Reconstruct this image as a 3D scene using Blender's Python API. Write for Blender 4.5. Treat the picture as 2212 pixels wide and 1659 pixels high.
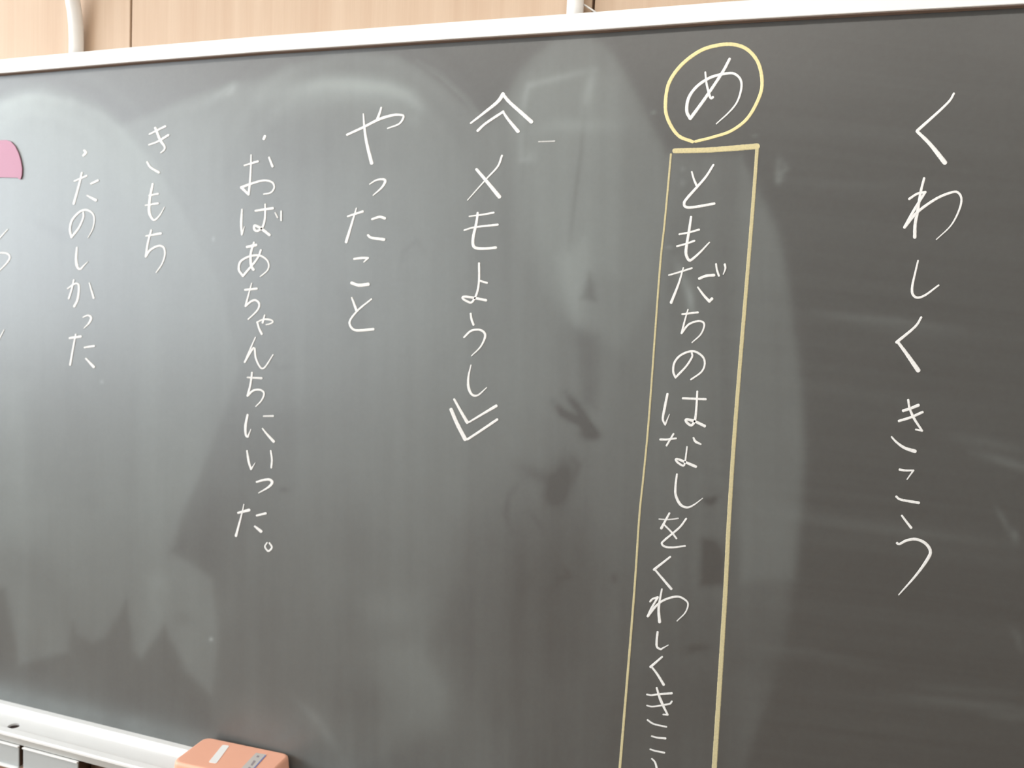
import bpy, bmesh, math, random
import numpy as np
from mathutils import Matrix, Vector, Euler
for o in list(bpy.data.objects): bpy.data.objects.remove(o)
sc = bpy.context.scene
COL = sc.collection
random.seed(7); RNG = np.random.RandomState(7)

# ------------------------------------------------------------------ camera
F = 1800.0; CX = 1106.0; CY = 829.5
R = np.array([[0.94668551, -0.06654467, 0.3152116],
              [0.31889577, 0.05465115, -0.94621284],
              [0.04573875, 0.99628563, 0.07295826]])
C = np.array([0.0, -1.188457, 1.631224])
cam = bpy.data.cameras.new('camera'); cam_o = bpy.data.objects.new('camera', cam); COL.objects.link(cam_o)
m = Matrix([list(R[i]) + [C[i]] for i in range(3)] + [[0, 0, 0, 1]])
cam_o.matrix_world = m
cam.sensor_width = 36; cam.lens = F / 2212 * 36; cam.clip_start = 0.05
cam.dof.use_dof = True; cam.dof.focus_distance = 1.05; cam.dof.aperture_fstop = 5.6
sc.camera = cam_o

# ------------------------------------------------------------------ view, world
sc.view_settings.view_transform = 'Standard'; sc.view_settings.look = 'None'
sc.view_settings.gamma = 1.0; sc.view_settings.use_curve_mapping = False
sc.view_settings.exposure = 0.0
sc.cycles.use_denoising = True
sc.cycles.sample_clamp_indirect = 6.0
w = bpy.data.worlds.new('sky'); sc.world = w; w.use_nodes = True
w.node_tree.nodes['Background'].inputs[0].default_value = (0.80, 0.90, 1.0, 1)
w.node_tree.nodes['Background'].inputs[1].default_value = 1.5

# ------------------------------------------------------------------ room size
XL, XR, YB, YF, ZC = -4.4, 3.4, 0.045, -7.5, 3.1   # left wall, right wall, blackboard wall, rear wall, ceiling

def area(name, loc, rot, sx, sy, power, color):
    l = bpy.data.lights.new(name, 'AREA'); l.shape = 'RECTANGLE'; l.size = sx; l.size_y = sy
    l.energy = power; l.color = color
    o = bpy.data.objects.new(name, l); COL.objects.link(o); o.location = loc; o.rotation_euler = rot
    return o
WIN = [(-0.55, 1.7), (-2.75, 1.9), (-5.0, 1.9)]     # (y of the window edge nearest the board, width)
WZ0, WZ1 = 1.25, 2.95
WP, CP, BP = 119.0, 5.0, 3.5                         # watts: each window, each ceiling lamp, each blackboard lamp
for (y, wd) in WIN:
    area('window_light', (XL - 0.06, y - wd / 2, (WZ0 + WZ1) / 2), (0, math.radians(-90), 0), WZ1 - WZ0, wd, WP, (0.88, 0.95, 1.0))
LAMPS = [(-2.3, -1.7), (-0.3, -1.7), (1.7, -1.7), (-2.3, -4.4), (-0.3, -4.4), (1.7, -4.4)]
for (x, y) in LAMPS:
    area('ceiling_lamp_light', (x, y, ZC - 0.095), (0, 0, 0), 1.2, 0.22, CP, (1.0, 0.965, 0.91))
BLY, BLZ = -0.640, 2.475
BL_X = [-1.72, -0.42, 0.88]
for x in BL_X:
    area('blackboard_lamp_light', (x, BLY + 0.012, BLZ - 0.035), (math.radians(48), 0, 0), 1.15, 0.06, BP, (1.0, 0.95, 0.88))

# ------------------------------------------------------------------ helpers
def ray(x, y):
    return R @ np.array([x - CX, -(y - CY), -F])
def P(x, y, yw=0.0):                    # a point of the photo on the plane y = yw
    v = ray(x, y); t = (yw - C[1]) / v[1]; return C + t * v
def PZ(x, y, z):                        # ... on the horizontal plane at height z
    v = ray(x, y); t = (z - C[2]) / v[2]; return C + t * v
def lin(c):
    return tuple(((v / 255) / 12.92 if v / 255 <= 0.04045 else (((v / 255) + 0.055) / 1.055) ** 2.4) for v in c) + (1.0,)

def mat(name, col, rough=0.6, spec=0.5, metal=0.0, noise=None, bump=None):
    mm = bpy.data.materials.new(name); mm.use_nodes = True; nt = mm.node_tree
    b = nt.nodes['Principled BSDF']
    b.inputs['Base Color'].default_value = col if len(col) == 4 else tuple(col) + (1,)
    b.inputs['Roughness'].default_value = rough; b.inputs['Metallic'].default_value = metal
    b.inputs['Specular IOR Level'].default_value = spec
    tc = nt.nodes.new('ShaderNodeTexCoord')
    if noise:
        scale, amt = noise
        n = nt.nodes.new('ShaderNodeTexNoise'); n.inputs['Scale'].default_value = scale; n.inputs['Detail'].default_value = 5
        nt.links.new(tc.outputs['Object'], n.inputs['Vector'])
        mx = nt.nodes.new('ShaderNodeMix'); mx.data_type = 'RGBA'
        c = b.inputs['Base Color'].default_value
        mx.inputs[6].default_value = tuple(v * (1 - amt) for v in c[:3]) + (1,)
        mx.inputs[7].default_value = tuple(min(1, v * (1 + amt)) for v in c[:3]) + (1,)
        nt.links.new(n.outputs['Fac'], mx.inputs[0]); nt.links.new(mx.outputs[2], b.inputs['Base Color'])
    if bump:
        n2 = nt.nodes.new('ShaderNodeTexNoise'); n2.inputs['Scale'].default_value = bump[0]
        nt.links.new(tc.outputs['Object'], n2.inputs['Vector'])
        bp = nt.nodes.new('ShaderNodeBump'); bp.inputs['Strength'].default_value = bump[1]; bp.inputs['Distance'].default_value = 0.002
        nt.links.new(n2.outputs['Fac'], bp.inputs['Height']); nt.links.new(bp.outputs['Normal'], b.inputs['Normal'])
    return mm

def wood(name, c1, c2, rough=0.5, sx=70, sz=1.6):
    mm = bpy.data.materials.new(name); mm.use_nodes = True; nt = mm.node_tree; b = nt.nodes['Principled BSDF']
    b.inputs['Roughness'].default_value = rough; b.inputs['Specular IOR Level'].default_value = 0.3
    tc = nt.nodes.new('ShaderNodeTexCoord'); mp = nt.nodes.new('ShaderNodeMapping')
    mp.inputs['Scale'].default_value = (sx, sx, sz)
    nt.links.new(tc.outputs['Object'], mp.inputs['Vector'])
    n = nt.nodes.new('ShaderNodeTexNoise'); n.inputs['Scale'].default_value = 1.0; n.inputs['Detail'].default_value = 8; n.inputs['Roughness'].default_value = 0.65
    nt.links.new(mp.outputs['Vector'], n.inputs['Vector'])
    r = nt.nodes.new('ShaderNodeValToRGB'); r.color_ramp.elements[0].position = 0.3; r.color_ramp.elements[1].position = 0.7
    r.color_ramp.elements[0].color = c1; r.color_ramp.elements[1].color = c2
    nt.links.new(n.outputs['Fac'], r.inputs['Fac']); nt.links.new(r.outputs['Color'], b.inputs['Base Color'])
    return mm

M = {}
M['wall'] = mat('plaster', (0.70, 0.68, 0.63), 0.9, noise=(3, 0.04), bump=(180, 0.2))
M['ceiling'] = mat('ceiling_board', (0.74, 0.73, 0.70), 0.95, noise=(40, 0.06))
M['floor'] = wood('floor_wood', (0.24, 0.15, 0.085, 1), (0.34, 0.22, 0.13, 1), 0.4, 14, 14)
M['panel_wood'] = wood('light_wood', (0.50, 0.355, 0.250, 1), (0.58, 0.44, 0.325, 1), 0.55, 46, 1.3)
M['dark_wood'] = wood('dark_wood', (0.085, 0.050, 0.034, 1), (0.135, 0.085, 0.058, 1), 0.5)
M['red_wood'] = wood('red_wood', (0.26, 0.145, 0.10, 1), (0.34, 0.195, 0.14, 1), 0.5)
M['gap'] = mat('seam_brown', (0.20, 0.10, 0.065), 0.8)
M['white_metal'] = mat('white_painted_metal', (0.86, 0.86, 0.85), 0.35, noise=(14, 0.015))
M['grey_metal'] = mat('grey_metal', (0.52, 0.52, 0.50), 0.45)
M['grey_panel'] = mat('grey_panel', (0.44, 0.46, 0.46), 0.5, noise=(60, 0.03))
M['rail_shade'] = mat('brown_rail_shade', (0.30, 0.22, 0.18), 0.7)
M['hole'] = mat('hole_dark', (0.035, 0.02, 0.018), 0.8)
M['orange'] = mat('orange_plastic', (0.97, 0.50, 0.35), 0.42, 0.4, noise=(30, 0.02))
M['felt'] = mat('grey_blue_felt', (0.22, 0.27, 0.32), 0.95, bump=(900, 0.6))
M['paper'] = mat('white_paper', (0.97, 0.965, 0.95), 0.6)
M['sticker'] = mat('sticker_paper', (0.64, 0.60, 0.57), 0.4)
M['blue'] = mat('sticker_blue', (0.22, 0.27, 0.55), 0.5)
M['ink'] = mat('sticker_ink', (0.36, 0.31, 0.33), 0.5)
M['pink'] = mat('pink_magnet', (0.43, 0.185, 0.270), 0.55, noise=(20, 0.03))
M['lamp'] = mat('lamp_housing', (0.8, 0.8, 0.8), 0.4)

def chalk_mat(name, col):
    mm = bpy.data.materials.new(name); mm.use_nodes = True; nt = mm.node_tree; b = nt.nodes['Principled BSDF']
    b.inputs['Roughness'].default_value = 0.95; b.inputs['Specular IOR Level'].default_value = 0.1
    at = nt.nodes.new('ShaderNodeAttribute'); at.attribute_name = 'chalk'
    tc = nt.nodes.new('ShaderNodeTexCoord')
    n = nt.nodes.new('ShaderNodeTexNoise'); n.inputs['Scale'].default_value = 420; n.inputs['Detail'].default_value = 3
    nt.links.new(tc.outputs['Object'], n.inputs['Vector'])
    mr = nt.nodes.new('ShaderNodeMapRange'); mr.inputs[1].default_value = 0.3; mr.inputs[2].default_value = 0.7
    mr.inputs[3].default_value = 0.86; mr.inputs[4].default_value = 1.08; nt.links.new(n.outputs['Fac'], mr.inputs[0])
    mu = nt.nodes.new('ShaderNodeMath'); mu.operation = 'MULTIPLY'; mu.use_clamp = True
    nt.links.new(at.outputs['Fac'], mu.inputs[0]); nt.links.new(mr.outputs[0], mu.inputs[1])
    mx = nt.nodes.new('ShaderNodeMix'); mx.data_type = 'RGBA'
    mx.inputs[6].default_value = (0.19, 0.195, 0.19, 1); mx.inputs[7].default_value = col
    nt.links.new(mu.outputs[0], mx.inputs[0]); nt.links.new(mx.outputs[2], b.inputs['Base Color'])
    return mm
M['chalk_white'] = chalk_mat('white_chalk', (0.87, 0.865, 0.85, 1))
M['chalk_yellow'] = chalk_mat('yellow_chalk', (0.86, 0.745, 0.40, 1))

def mesh_obj(name, me, mt, parent=None):
    o = bpy.data.objects.new(name, me); COL.objects.link(o)
    if mt is not None: me.materials.append(mt)
    if parent is not None: o.parent = parent
    return o
def bm_obj(name, bm, mt, parent=None, smooth=False):
    me = bpy.data.meshes.new(name); bm.to_mesh(me); bm.free()
    if smooth:
        for p in me.polygons: p.use_smooth = True
    return mesh_obj(name, me, mt, parent)
def box_bm(x0, x1, y0, y1, z0, z1, bev=0.0, seg=2):
    bm = bmesh.new(); bmesh.ops.create_cube(bm, size=1)
    for v in bm.verts:
        v.co = Vector(((x0 + x1) / 2 + v.co.x * (x1 - x0), (y0 + y1) / 2 + v.co.y * (y1 - y0), (z0 + z1) / 2 + v.co.z * (z1 - z0)))
    if bev: bmesh.ops.bevel(bm, geom=bm.edges[:], offset=bev, segments=seg, affect='EDGES', profile=0.6)
    return bm
def box(name, x0, x1, y0, y1, z0, z1, mt, parent=None, bev=0.0, seg=2):
    return bm_obj(name, box_bm(x0, x1, y0, y1, z0, z1, bev, seg), mt, parent)
def extrude_x(name, prof, x0, x1, mt, parent=None):      # profile of (y, z) swept along x
    bm = bmesh.new(); a = [bm.verts.new((x0, p[0], p[1])) for p in prof]; b = [bm.verts.new((x1, p[0], p[1])) for p in prof]
    n = len(prof)
    for i in range(n): bm.faces.new((a[i], a[(i + 1) % n], b[(i + 1) % n], b[i]))
    bm.faces.new(a[::-1]); bm.faces.new(b)
    bmesh.ops.recalc_face_normals(bm, faces=bm.faces[:])
    return bm_obj(name, bm, mt, parent)
def prism_y(name, pts, y_front, y_back, mt, parent=None):  # outline of (x, z) given thickness along y
    bm = bmesh.new(); a = [bm.verts.new((p[0], y_front, p[1])) for p in pts]; b = [bm.verts.new((p[0], y_back, p[1])) for p in pts]
    n = len(pts)
    for i in range(n): bm.faces.new((a[i], a[(i + 1) % n], b[(i + 1) % n], b[i]))
    bm.faces.new(a); bm.faces.new(b[::-1])
    bmesh.ops.recalc_face_normals(bm, faces=bm.faces[:])
    return bm_obj(name, bm, mt, parent)
def slab_z(name, pts, z0, z1, mt, parent=None, bev=0.0):   # outline of (x, y) given thickness along z
    bm = bmesh.new(); a = [bm.verts.new((p[0], p[1], z0)) for p in pts]; b = [bm.verts.new((p[0], p[1], z1)) for p in pts]
    n = len(pts)
    for i in range(n): bm.faces.new((a[i], a[(i + 1) % n], b[(i + 1) % n], b[i]))
    bm.faces.new(a[::-1]); bm.faces.new(b)
    bmesh.ops.recalc_face_normals(bm, faces=bm.faces[:])
    if bev: bmesh.ops.bevel(bm, geom=[e for e in bm.edges], offset=bev, segments=3, affect='EDGES')
    return bm_obj(name, bm, mt, parent)
def tube(name, pts, r, mt, parent=None, n=20):
    bm = bmesh.new(); rings = []
    pts = [Vector(p) for p in pts]
    up = Vector((1, 0, 0))
    for i, p in enumerate(pts):
        t = (pts[min(i + 1, len(pts) - 1)] - pts[max(i - 1, 0)]).normalized()
        u = up if abs(t.dot(up)) < 0.9 else Vector((0, 0, 1))
        a = t.cross(u).normalized(); b = t.cross(a)
        rings.append([bm.verts.new(p + a * r * math.cos(2 * math.pi * k / n) + b * r * math.sin(2 * math.pi * k / n)) for k in range(n)])
    for i in range(len(rings) - 1):
        for k in range(n): bm.faces.new((rings[i][k], rings[i][(k + 1) % n], rings[i + 1][(k + 1) % n], rings[i + 1][k]))
    bm.faces.new(rings[0][::-1]); bm.faces.new(rings[-1])
    bmesh.ops.recalc_face_normals(bm, faces=bm.faces[:])
    return bm_obj(name, bm, mt, parent, True)
def empty(name, loc=(0, 0, 0)):
    o = bpy.data.objects.new(name, None); COL.objects.link(o); o.location = loc; o.empty_display_size = 0.05
    bpy.context.view_layer.update()
    return o
def tag(o, label, cat, group=None):
    o['label'] = label; o['category'] = cat
    if group: o['group'] = group
    return o
def struct(o):
    o['kind'] = 'structure'; return o

# ------------------------------------------------------------------ the room
struct(box('floor', XL - 0.2, XR + 0.2, YF - 0.2, YB + 0.25, -0.1, 0, M['floor']))
struct(box('ceiling', XL - 0.2, XR + 0.2, YF - 0.2, YB + 0.25, ZC, ZC + 0.1, M['ceiling']))
struct(box('wall_right', XR, XR + 0.15, YF, YB + 0.2, 0, ZC, M['wall']))
struct(box('wall_rear', XL - 0.2, XR + 0.15, YF - 0.15, YF, 0, ZC, M['wall']))
back = struct(box('wall_back', XL - 0.2, XR + 0.15, YB, YB + 0.2, 0, ZC, M['gap']))
# wooden panels on the blackboard wall, above and below the board; the seams are open joints
s1 = P(282, 100, YB - 0.018)[0]; s2 = P(1281.5, 10, YB - 0.018)[0]; step = s2 - s1
xs = [s1 - 3 * step, s1 - 2 * step, s1 - step, s1, s2, s2 + step, s2 + 2 * step, s2 + 3 * step]
xs = [XL] + [x for x in xs if XL + 0.1 < x < XR - 0.1] + [XR]
G = 0.0021
for a, b in zip(xs[:-1], xs[1:]):
    box('wall_panel', a + G, b - G, YB - 0.018, YB, 1.45, ZC - 0.02, M['panel_wood'], back, 0.0008, 1)
    box('wall_panel', a + G, b - G, YB - 0.018, YB, 0.10, 1.44, M['red_wood'], back, 0.0008, 1)
bb = struct(box('baseboard_back', XL, XR, YB - 0.03, YB, 0, 0.095, M['dark_wood']))
# window wall
bm = bmesh.new()
def addbox(bm, *a):
    t = box_bm(*a); me = bpy.data.meshes.new('t'); t.to_mesh(me); t.free(); bm.from_mesh(me); bpy.data.meshes.remove(me)
addbox(bm, XL - 0.15, XL, YF, YB + 0.2, 0, WZ0); addbox(bm, XL - 0.15, XL, YF, YB + 0.2, WZ1, ZC)
edges = [YB + 0.2]
for (y, wd) in WIN: edges += [y, y - wd]
edges.append(YF)
for i in range(0, len(edges), 2): addbox(bm, XL - 0.15, XL, edges[i + 1], edges[i], WZ0, WZ1)
struct(bm_obj('wall_left', bm, M['wall']))
for i, (y, wd) in enumerate(WIN):
    e = struct(empty('window_%d' % (i + 1), (XL, y - wd / 2, WZ0)))
    e2 = []
    def pc(nm, x0, x1, y0, y1, z0, z1):
        o = box(nm, x0 - XL, x1 - XL, y0 - (y - wd / 2), y1 - (y - wd / 2), z0 - WZ0, z1 - WZ0, M['white_metal'], e)
    pc('window_frame', XL - 0.05, XL - 0.01, y - wd, y, WZ0, WZ0 + 0.05)
    pc('window_frame', XL - 0.05, XL - 0.01, y - wd, y, WZ1 - 0.05, WZ1)
    pc('window_frame', XL - 0.05, XL - 0.01, y - 0.05, y, WZ0 + 0.05, WZ1 - 0.05)
    pc('window_frame', XL - 0.05, XL - 0.01, y - wd, y - wd + 0.05, WZ0 + 0.05, WZ1 - 0.05)
    pc('mullion', XL - 0.05, XL - 0.01, y - wd / 2 - 0.03, y - wd / 2 + 0.03, WZ0 + 0.05, WZ1 - 0.05)
proto = None
for i, (x, y) in enumerate(LAMPS):
    o = box('ceiling_lamp', -0.66, 0.66, -0.14, 0.14, 0.0, 0.09, M['lamp'], None, 0.01) if proto is None else proto.copy()
    if proto is None: proto = o
    else: COL.objects.link(o)
    o.location = (x, y, ZC - 0.09)
    tag(o, 'white ceiling lamp housing %s, in the row %s the blackboard' % (('on the window side', 'in the middle', 'on the right side')[i % 3], ('nearest', 'farther from')[i // 3]), 'lamp', 'ceiling lamps over the classroom')

# ------------------------------------------------------------------ blackboard
BX0, BX1, BZ0 = -2.40, 1.55, 0.852
PTOP = P(1106, 74)[2]
board = empty('blackboard', (0, 0, 0))
tag(board, 'large dark green-grey blackboard smeared with chalk dust and handwritten with white Japanese text', 'blackboard')
BT = 2.085                                                    # top of the slate, under the frame rail

# chalk dust, as a density over the slate (what the eraser and the hand left behind)
def vnoise(x, y, seed):
    r = np.random.RandomState(seed).rand(257, 257)
    xi = np.floor(x).astype(int); yi = np.floor(y).astype(int); fx = x - xi; fy = y - yi
    fx = fx * fx * (3 - 2 * fx); fy = fy * fy * (3 - 2 * fy)
    a = r[yi % 257, xi % 257]; b = r[yi % 257, (xi + 1) % 257]; c = r[(yi + 1) % 257, xi % 257]; d = r[(yi + 1) % 257, (xi + 1) % 257]
    return (a * (1 - fx) + b * fx) * (1 - fy) + (c * (1 - fx) + d * fx) * fy
def fbm(x, y, seed, oct=4):
    s = 0; a = 0.5; t = 0
    for k in range(oct):
        s = s + a * vnoise(x * 2 ** k + 31.7 * k, y * 2 ** k + 11.3 * k, seed + k); t += a; a *= 0.55
    return s / t
def sdist(x, y, poly):
    d2 = np.full(x.shape, 1e18); ins = np.zeros(x.shape, bool); n = len(poly)
    for i in range(n):
        x0, y0 = poly[i]; x1, y1 = poly[(i + 1) % n]; ex, ey = x1 - x0, y1 - y0
        wx, wy = x - x0, y - y0
        t = np.clip((wx * ex + wy * ey) / (ex * ex + ey * ey + 1e-9), 0, 1)
        dx, dy = wx - ex * t, wy - ey * t; d2 = np.minimum(d2, dx * dx + dy * dy)
        if y0 != y1: ins ^= ((y0 > y) != (y1 > y)) & (x < ex * (y - y0) / (y1 - y0) + x0)
    d = np.sqrt(d2); return np.where(ins, d, -d)
def area_(x, y, poly, s, fade=None):
    v = 1 / (1 + np.exp(-np.clip(sdist(x, y, poly) / s, -30, 30)))
    return v
def streak(x, y, pts, wd):
    d2 = np.full(x.shape, 1e18)
    n = len(pts); wv = np.ones(x.shape)
    for i in range(n - 1):
        x0, y0 = pts[i]; x1, y1 = pts[i + 1]; ex, ey = x1 - x0, y1 - y0; wx, wy = x - x0, y - y0
        t = np.clip((wx * ex + wy * ey) / (ex * ex + ey * ey), 0, 1)
        dx, dy = wx - ex * t, wy - ey * t; q = dx * dx + dy * dy
        u = (i + t) / (n - 1); wv = np.where(q < d2, np.sin(np.clip(u, 0.06, 0.94) * math.pi) ** 0.7, wv); d2 = np.minimum(d2, q)
    return np.exp(-d2 / (2 * wd * wd)) * wv
def blob(x, y, cx, cy, rx, ry, ang=0):
    c, s = math.cos(ang), math.sin(ang); u = ((x - cx) * c + (y - cy) * s) / rx; v = (-(x - cx) * s + (y - cy) * c) / ry
    return np.exp(-(u * u + v * v) / 2)

def dust(x, y):  # dust, plus some floor sheen painted in at lower left
    # edges wander a little
    qx = x + 10 * (fbm(x / 90, y / 90, 5) - 0.5); qy = y + 10 * (fbm(x / 90, y / 90, 15) - 0.5)
    D = np.zeros(x.shape)
    lobes = [(-1500, 235), (0, 212), (80, 202), (150, 210), (215, 237), (262, 272), (330, 248), (400, 218), (500, 184), (560, 170), (640, 138),
             (720, 114), (860, 118), (905, 145), (960, 182), (1025, 240), (1055, 265), (1095, 205), (1120, 160), (1155, 122), (1200, 86), (1255, 72), (1305, 92),
             (1345, 150), (1390, 240), (1440, 330), (1600, 338), (1655, 440), (1682, 510), (1703, 620), (1722, 750), (1733, 870), (1737, 980), (1733, 1100),
             (1716, 1250), (1690, 1400), (1652, 1530), (1600, 1680), (1500, 1900), (-1500, 1900)]
    Mn = area_(qx, qy, lobes, 5.0)
    Dg = 0.30 * Mn * (0.45 + 0.55 * np.clip((1750 - y) / 700, 0, 1)) + 0.22 * Mn * np.clip((620 - y) / 350, 0, 1) * np.clip((1250 - x) / 400, 0, 1)
    # the wide wiped field in the middle
    Dg += 0.42 * Mn * blob(x, y, 1150, 640, 310, 420) + 0.16 * Mn * blob(x, y, 800, 900, 300, 420)
    # lobe under the rail on the right
    lobeA = [(1095, 290), (1098, 205), (1120, 160), (1155, 122), (1200, 86), (1255, 72), (1305, 92), (1345, 150), (1392, 250), (1425, 340), (1445, 430), (1420, 620), (1340, 760), (1240, 700), (1130, 560)]
    D += 0.16 * area_(qx, qy, lobeA, 8)
    D += 0.16 * area_(qx, qy, [(1130, 330), (1128, 240), (1140, 180), (1180, 160), (1280, 150), (1330, 170), (1345, 260), (1350, 420), (1340, 600), (1280, 590), (1250, 700), (1225, 640), (1160, 520)], 10)
    D += 0.30 * streak(x, y, [(1130, 225), (1140, 185), (1190, 172), (1240, 160), (1285, 150)], 6)
    D += 0.30 * streak(x, y, [(1285, 152), (1272, 190), (1262, 240)], 8) + 0.25 * streak(x, y, [(1150, 165), (1135, 210), (1128, 260)], 8)
    D += 0.22 * streak(x, y, [(1150, 285), (1200, 270), (1270, 272), (1345, 270)], 12)
    D -= 0.22 * streak(x, y, [(1263, 230), (1255, 330), (1242, 430), (1228, 540)], 4) + 0.10 * streak(x, y, [(1148, 170), (1135, 300), (1128, 420)], 4)
    D += 0.20 * streak(x, y, [(1128, 260), (1127, 345), (1155, 342)], 6) + 0.14 * area_(x, y, [(1140, 320), (1158, 325), (1155, 350), (1125, 348)], 4)
    D += 0.22 * area_(qx, qy, [(1205, 560), (1230, 540), (1262, 520), (1275, 585), (1262, 640), (1240, 705), (1225, 660), (1212, 610)], 9)
    # middle sweep: outer thin arc, bright wavy band
    D += 0.25 * streak(x, y, [(900, 132), (950, 165), (1000, 210), (1030, 245)], 3) + 0.15 * streak(x, y, [(880, 118), (950, 155), (1015, 215), (1045, 262)], 3)
    swp = [(255, 275), (400, 222), (500, 188), (560, 178), (700, 160), (800, 160), (870, 180), (905, 215), (912, 240), (960, 275), (995, 330), (1010, 420), (1015, 700), (1000, 1190), (950, 1330), (915, 1410), (967, 1488), (950, 1580), (700, 1700), (520, 1620), (400, 1450), (355, 1355), (300, 1200), (300, 700)]
    D += 0.10 * area_(qx, qy, swp, 7)
    D += 0.5 * streak(x, y, [(560, 215), (620, 195), (700, 180), (760, 182), (830, 190), (880, 205), (905, 232), (895, 255)], 13)
    D += 0.28 * streak(x, y, [(600, 240), (690, 205), (780, 200), (860, 225)], 16)
    D += 0.25 * streak(x, y, [(420, 235), (460, 215), (500, 190), (510, 184)], 8) + 0.4 * streak(x, y, [(470, 205), (505, 184), (498, 198), (482, 208)], 6)
    D += 0.18 * streak(x, y, [(520, 215), (570, 185), (625, 145), (640, 135)], 14)
    D -= 0.14 * blob(x, y, 690, 300, 110, 60) + 0.10 * blob(x, y, 560, 420, 60, 90)
    for k in range(7):
        r = 260 + 24 * k
        D += (0.05 if k % 2 else -0.045) * streak(x, y, [(760 + r * 0.9 * math.cos(a), 470 + r * math.sin(a) * 1.05) for a in np.linspace(math.radians(200), math.radians(330), 14)], 7)
    # left sweep with its bright brow and fingers below
    lef = [(-1500, 235), (0, 215), (60, 203), (150, 212), (215, 238), (270, 282), (330, 350), (400, 470), (470, 600), (518, 790), (500, 850), (440, 1000), (420, 1060), (392, 1120), (370, 1190),
           (460, 1250), (470, 1380), (455, 1500), (400, 1450), (357, 1352), (305, 1420), (290, 1405), (272, 1300), (245, 1345), (225, 1375), (200, 1388), (162, 1370), (158, 1350), (148, 1408), (95, 1425), (42, 1435), (22, 1330), (10, 1270), (-1500, 1270)]
    Dg += 0.16 * blob(x, y, 60, 1300, 420, 260)  # broad lift: part dust, part floor sheen painted over clean slate
    D += area_(qx, qy, lef, 4) * np.interp(y, [300, 600, 850, 1100, 1300, 1450], [0.36, 0.13, 0.20, 0.33, 0.30, 0.27])
    D += 0.10 * area_(qx, qy, [(-100, 260), (0, 250), (120, 222), (230, 260), (300, 340), (320, 430), (200, 400), (60, 330), (-100, 340)], 22)
    D += 0.10 * area_(qx, qy, [(300, 300), (420, 250), (520, 205), (640, 165), (800, 160), (900, 200), (880, 240), (700, 225), (560, 270), (430, 360), (320, 420)], 18)
    D += 0.14 * streak(x, y, [(262, 278), (330, 252), (400, 226), (470, 200), (520, 184)], 9) + 0.12 * streak(x, y, [(150, 215), (215, 242), (262, 280), (310, 340)], 10)
    D += 0.7 * streak(x, y, [(-20, 240), (40, 207), (90, 203), (150, 222)], 12) + 0.35 * streak(x, y, [(-40, 300), (10, 255), (60, 240), (120, 250)], 16)
    for k in range(6):
        r = 215 + 26 * k
        D += (0.06 if k % 2 else -0.05) * streak(x, y, [(40 + r * math.cos(a), 470 + r * math.sin(a)) for a in np.linspace(math.radians(190), math.radians(345), 12)], 8)
    # darker patches between strokes of the eraser
    D -= 0.13 * area_(qx, qy, [(522, 800), (548, 820), (575, 1000), (560, 1150), (480, 1240), (380, 1210), (345, 1195), (395, 1115), (425, 1055), (445, 990), (500, 855)], 20)
    D -= 0.16 * area_(qx, qy, [(158, 1360), (130, 1280), (60, 1230), (-60, 1240), (-60, 1150), (40, 1160), (110, 1230)], 22)
    D += 0.16 * area_(qx, qy, [(-60, 1060), (60, 1040), (100, 1100), (60, 1190), (-60, 1220)], 20)
    D += 0.18 * area_(qx, qy, [(-50, 800), (60, 830), (62, 1000), (45, 1045), (-50, 1045)], 9)
    D += 0.14 * area_(qx, qy, [(310, 1240), (360, 1250), (350, 1340), (335, 1380), (303, 1420), (305, 1330)], 7)
    D -= 0.20 * blob(x, y, 1180, 1260, 120, 140) - 0.10 * blob(x, y, 860, 1400, 90, 110)
    D += 0.14 * area_(qx, qy, [(780, 1300), (905, 1280), (925, 1400), (967, 1490), (955, 1560), (850, 1600), (840, 1450)], 16)
    D -= 0.12 * blob(x, y, 850, 1370, 40, 25) + 0.12 * blob(x, y, 780, 1510, 60, 30)
    D += 0.16 * area_(qx, qy, [(520, 1530), (600, 1545), (700, 1520), (730, 1600), (620, 1660), (560, 1640)], 18)
    D += 0.18 * streak(x, y, [(630, 1500), (690, 1560), (740, 1640)], 8)
    D += 0.12 * area_(qx, qy, [(905, 1410), (1000, 1500), (1100, 1600), (1150, 1800), (1000, 1800), (950, 1600)], 16)
    # right margin of the wiped field, outside the yellow box
    D += 0.16 * area_(qx, qy, [(1600, 338), (1655, 440), (1682, 510), (1703, 620), (1722, 750), (1733, 870), (1737, 980), (1733, 1100), (1716, 1250), (1600, 1260), (1590, 800)], 6)
    # damp dark marks
    D -= 0.42 * area_(x, y, [(1273, 590), (1283, 615), (1286, 650), (1256, 645)], 3.5)
    D -= 0.24 * area_(x, y, [(1232, 705), (1296, 722), (1297, 800), (1290, 885), (1256, 870), (1248, 760)], 7)
    D -= 0.55 * streak(x, y, [(1196, 868), (1215, 892), (1255, 912), (1290, 940)], 7) + 0.50 * streak(x, y, [(1222, 848), (1240, 872), (1262, 900), (1282, 940)], 7)
    D -= 0.40 * blob(x, y, 1272, 936, 16, 11)
    D -= 0.44 * blob(x, y, 1212, 1040, 17, 34, 0.35) + 0.2 * blob(x, y, 1160, 1025, 34, 12, 0.4) + 0.2 * blob(x, y, 1195, 1070, 14, 12)
    D -= 0.16 * streak(x, y, [(1125, 1035), (1100, 1070), (1092, 1110), (1105, 1150)], 6) + 0.12 * streak(x, y, [(1145, 1105), (1160, 1125), (1172, 1150)], 5) + 0.14 * streak(x, y, [(1230, 980), (1250, 1005), (1240, 1040)], 5)
    D -= 0.42 * area_(x, y, [(1518, 1166), (1540, 1170), (1556, 1185), (1564, 1210), (1560, 1258), (1516, 1262)], 5)
    D -= 0.34 * streak(x, y, [(1515, 1078), (1535, 1084), (1552, 1070)], 6)
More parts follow.
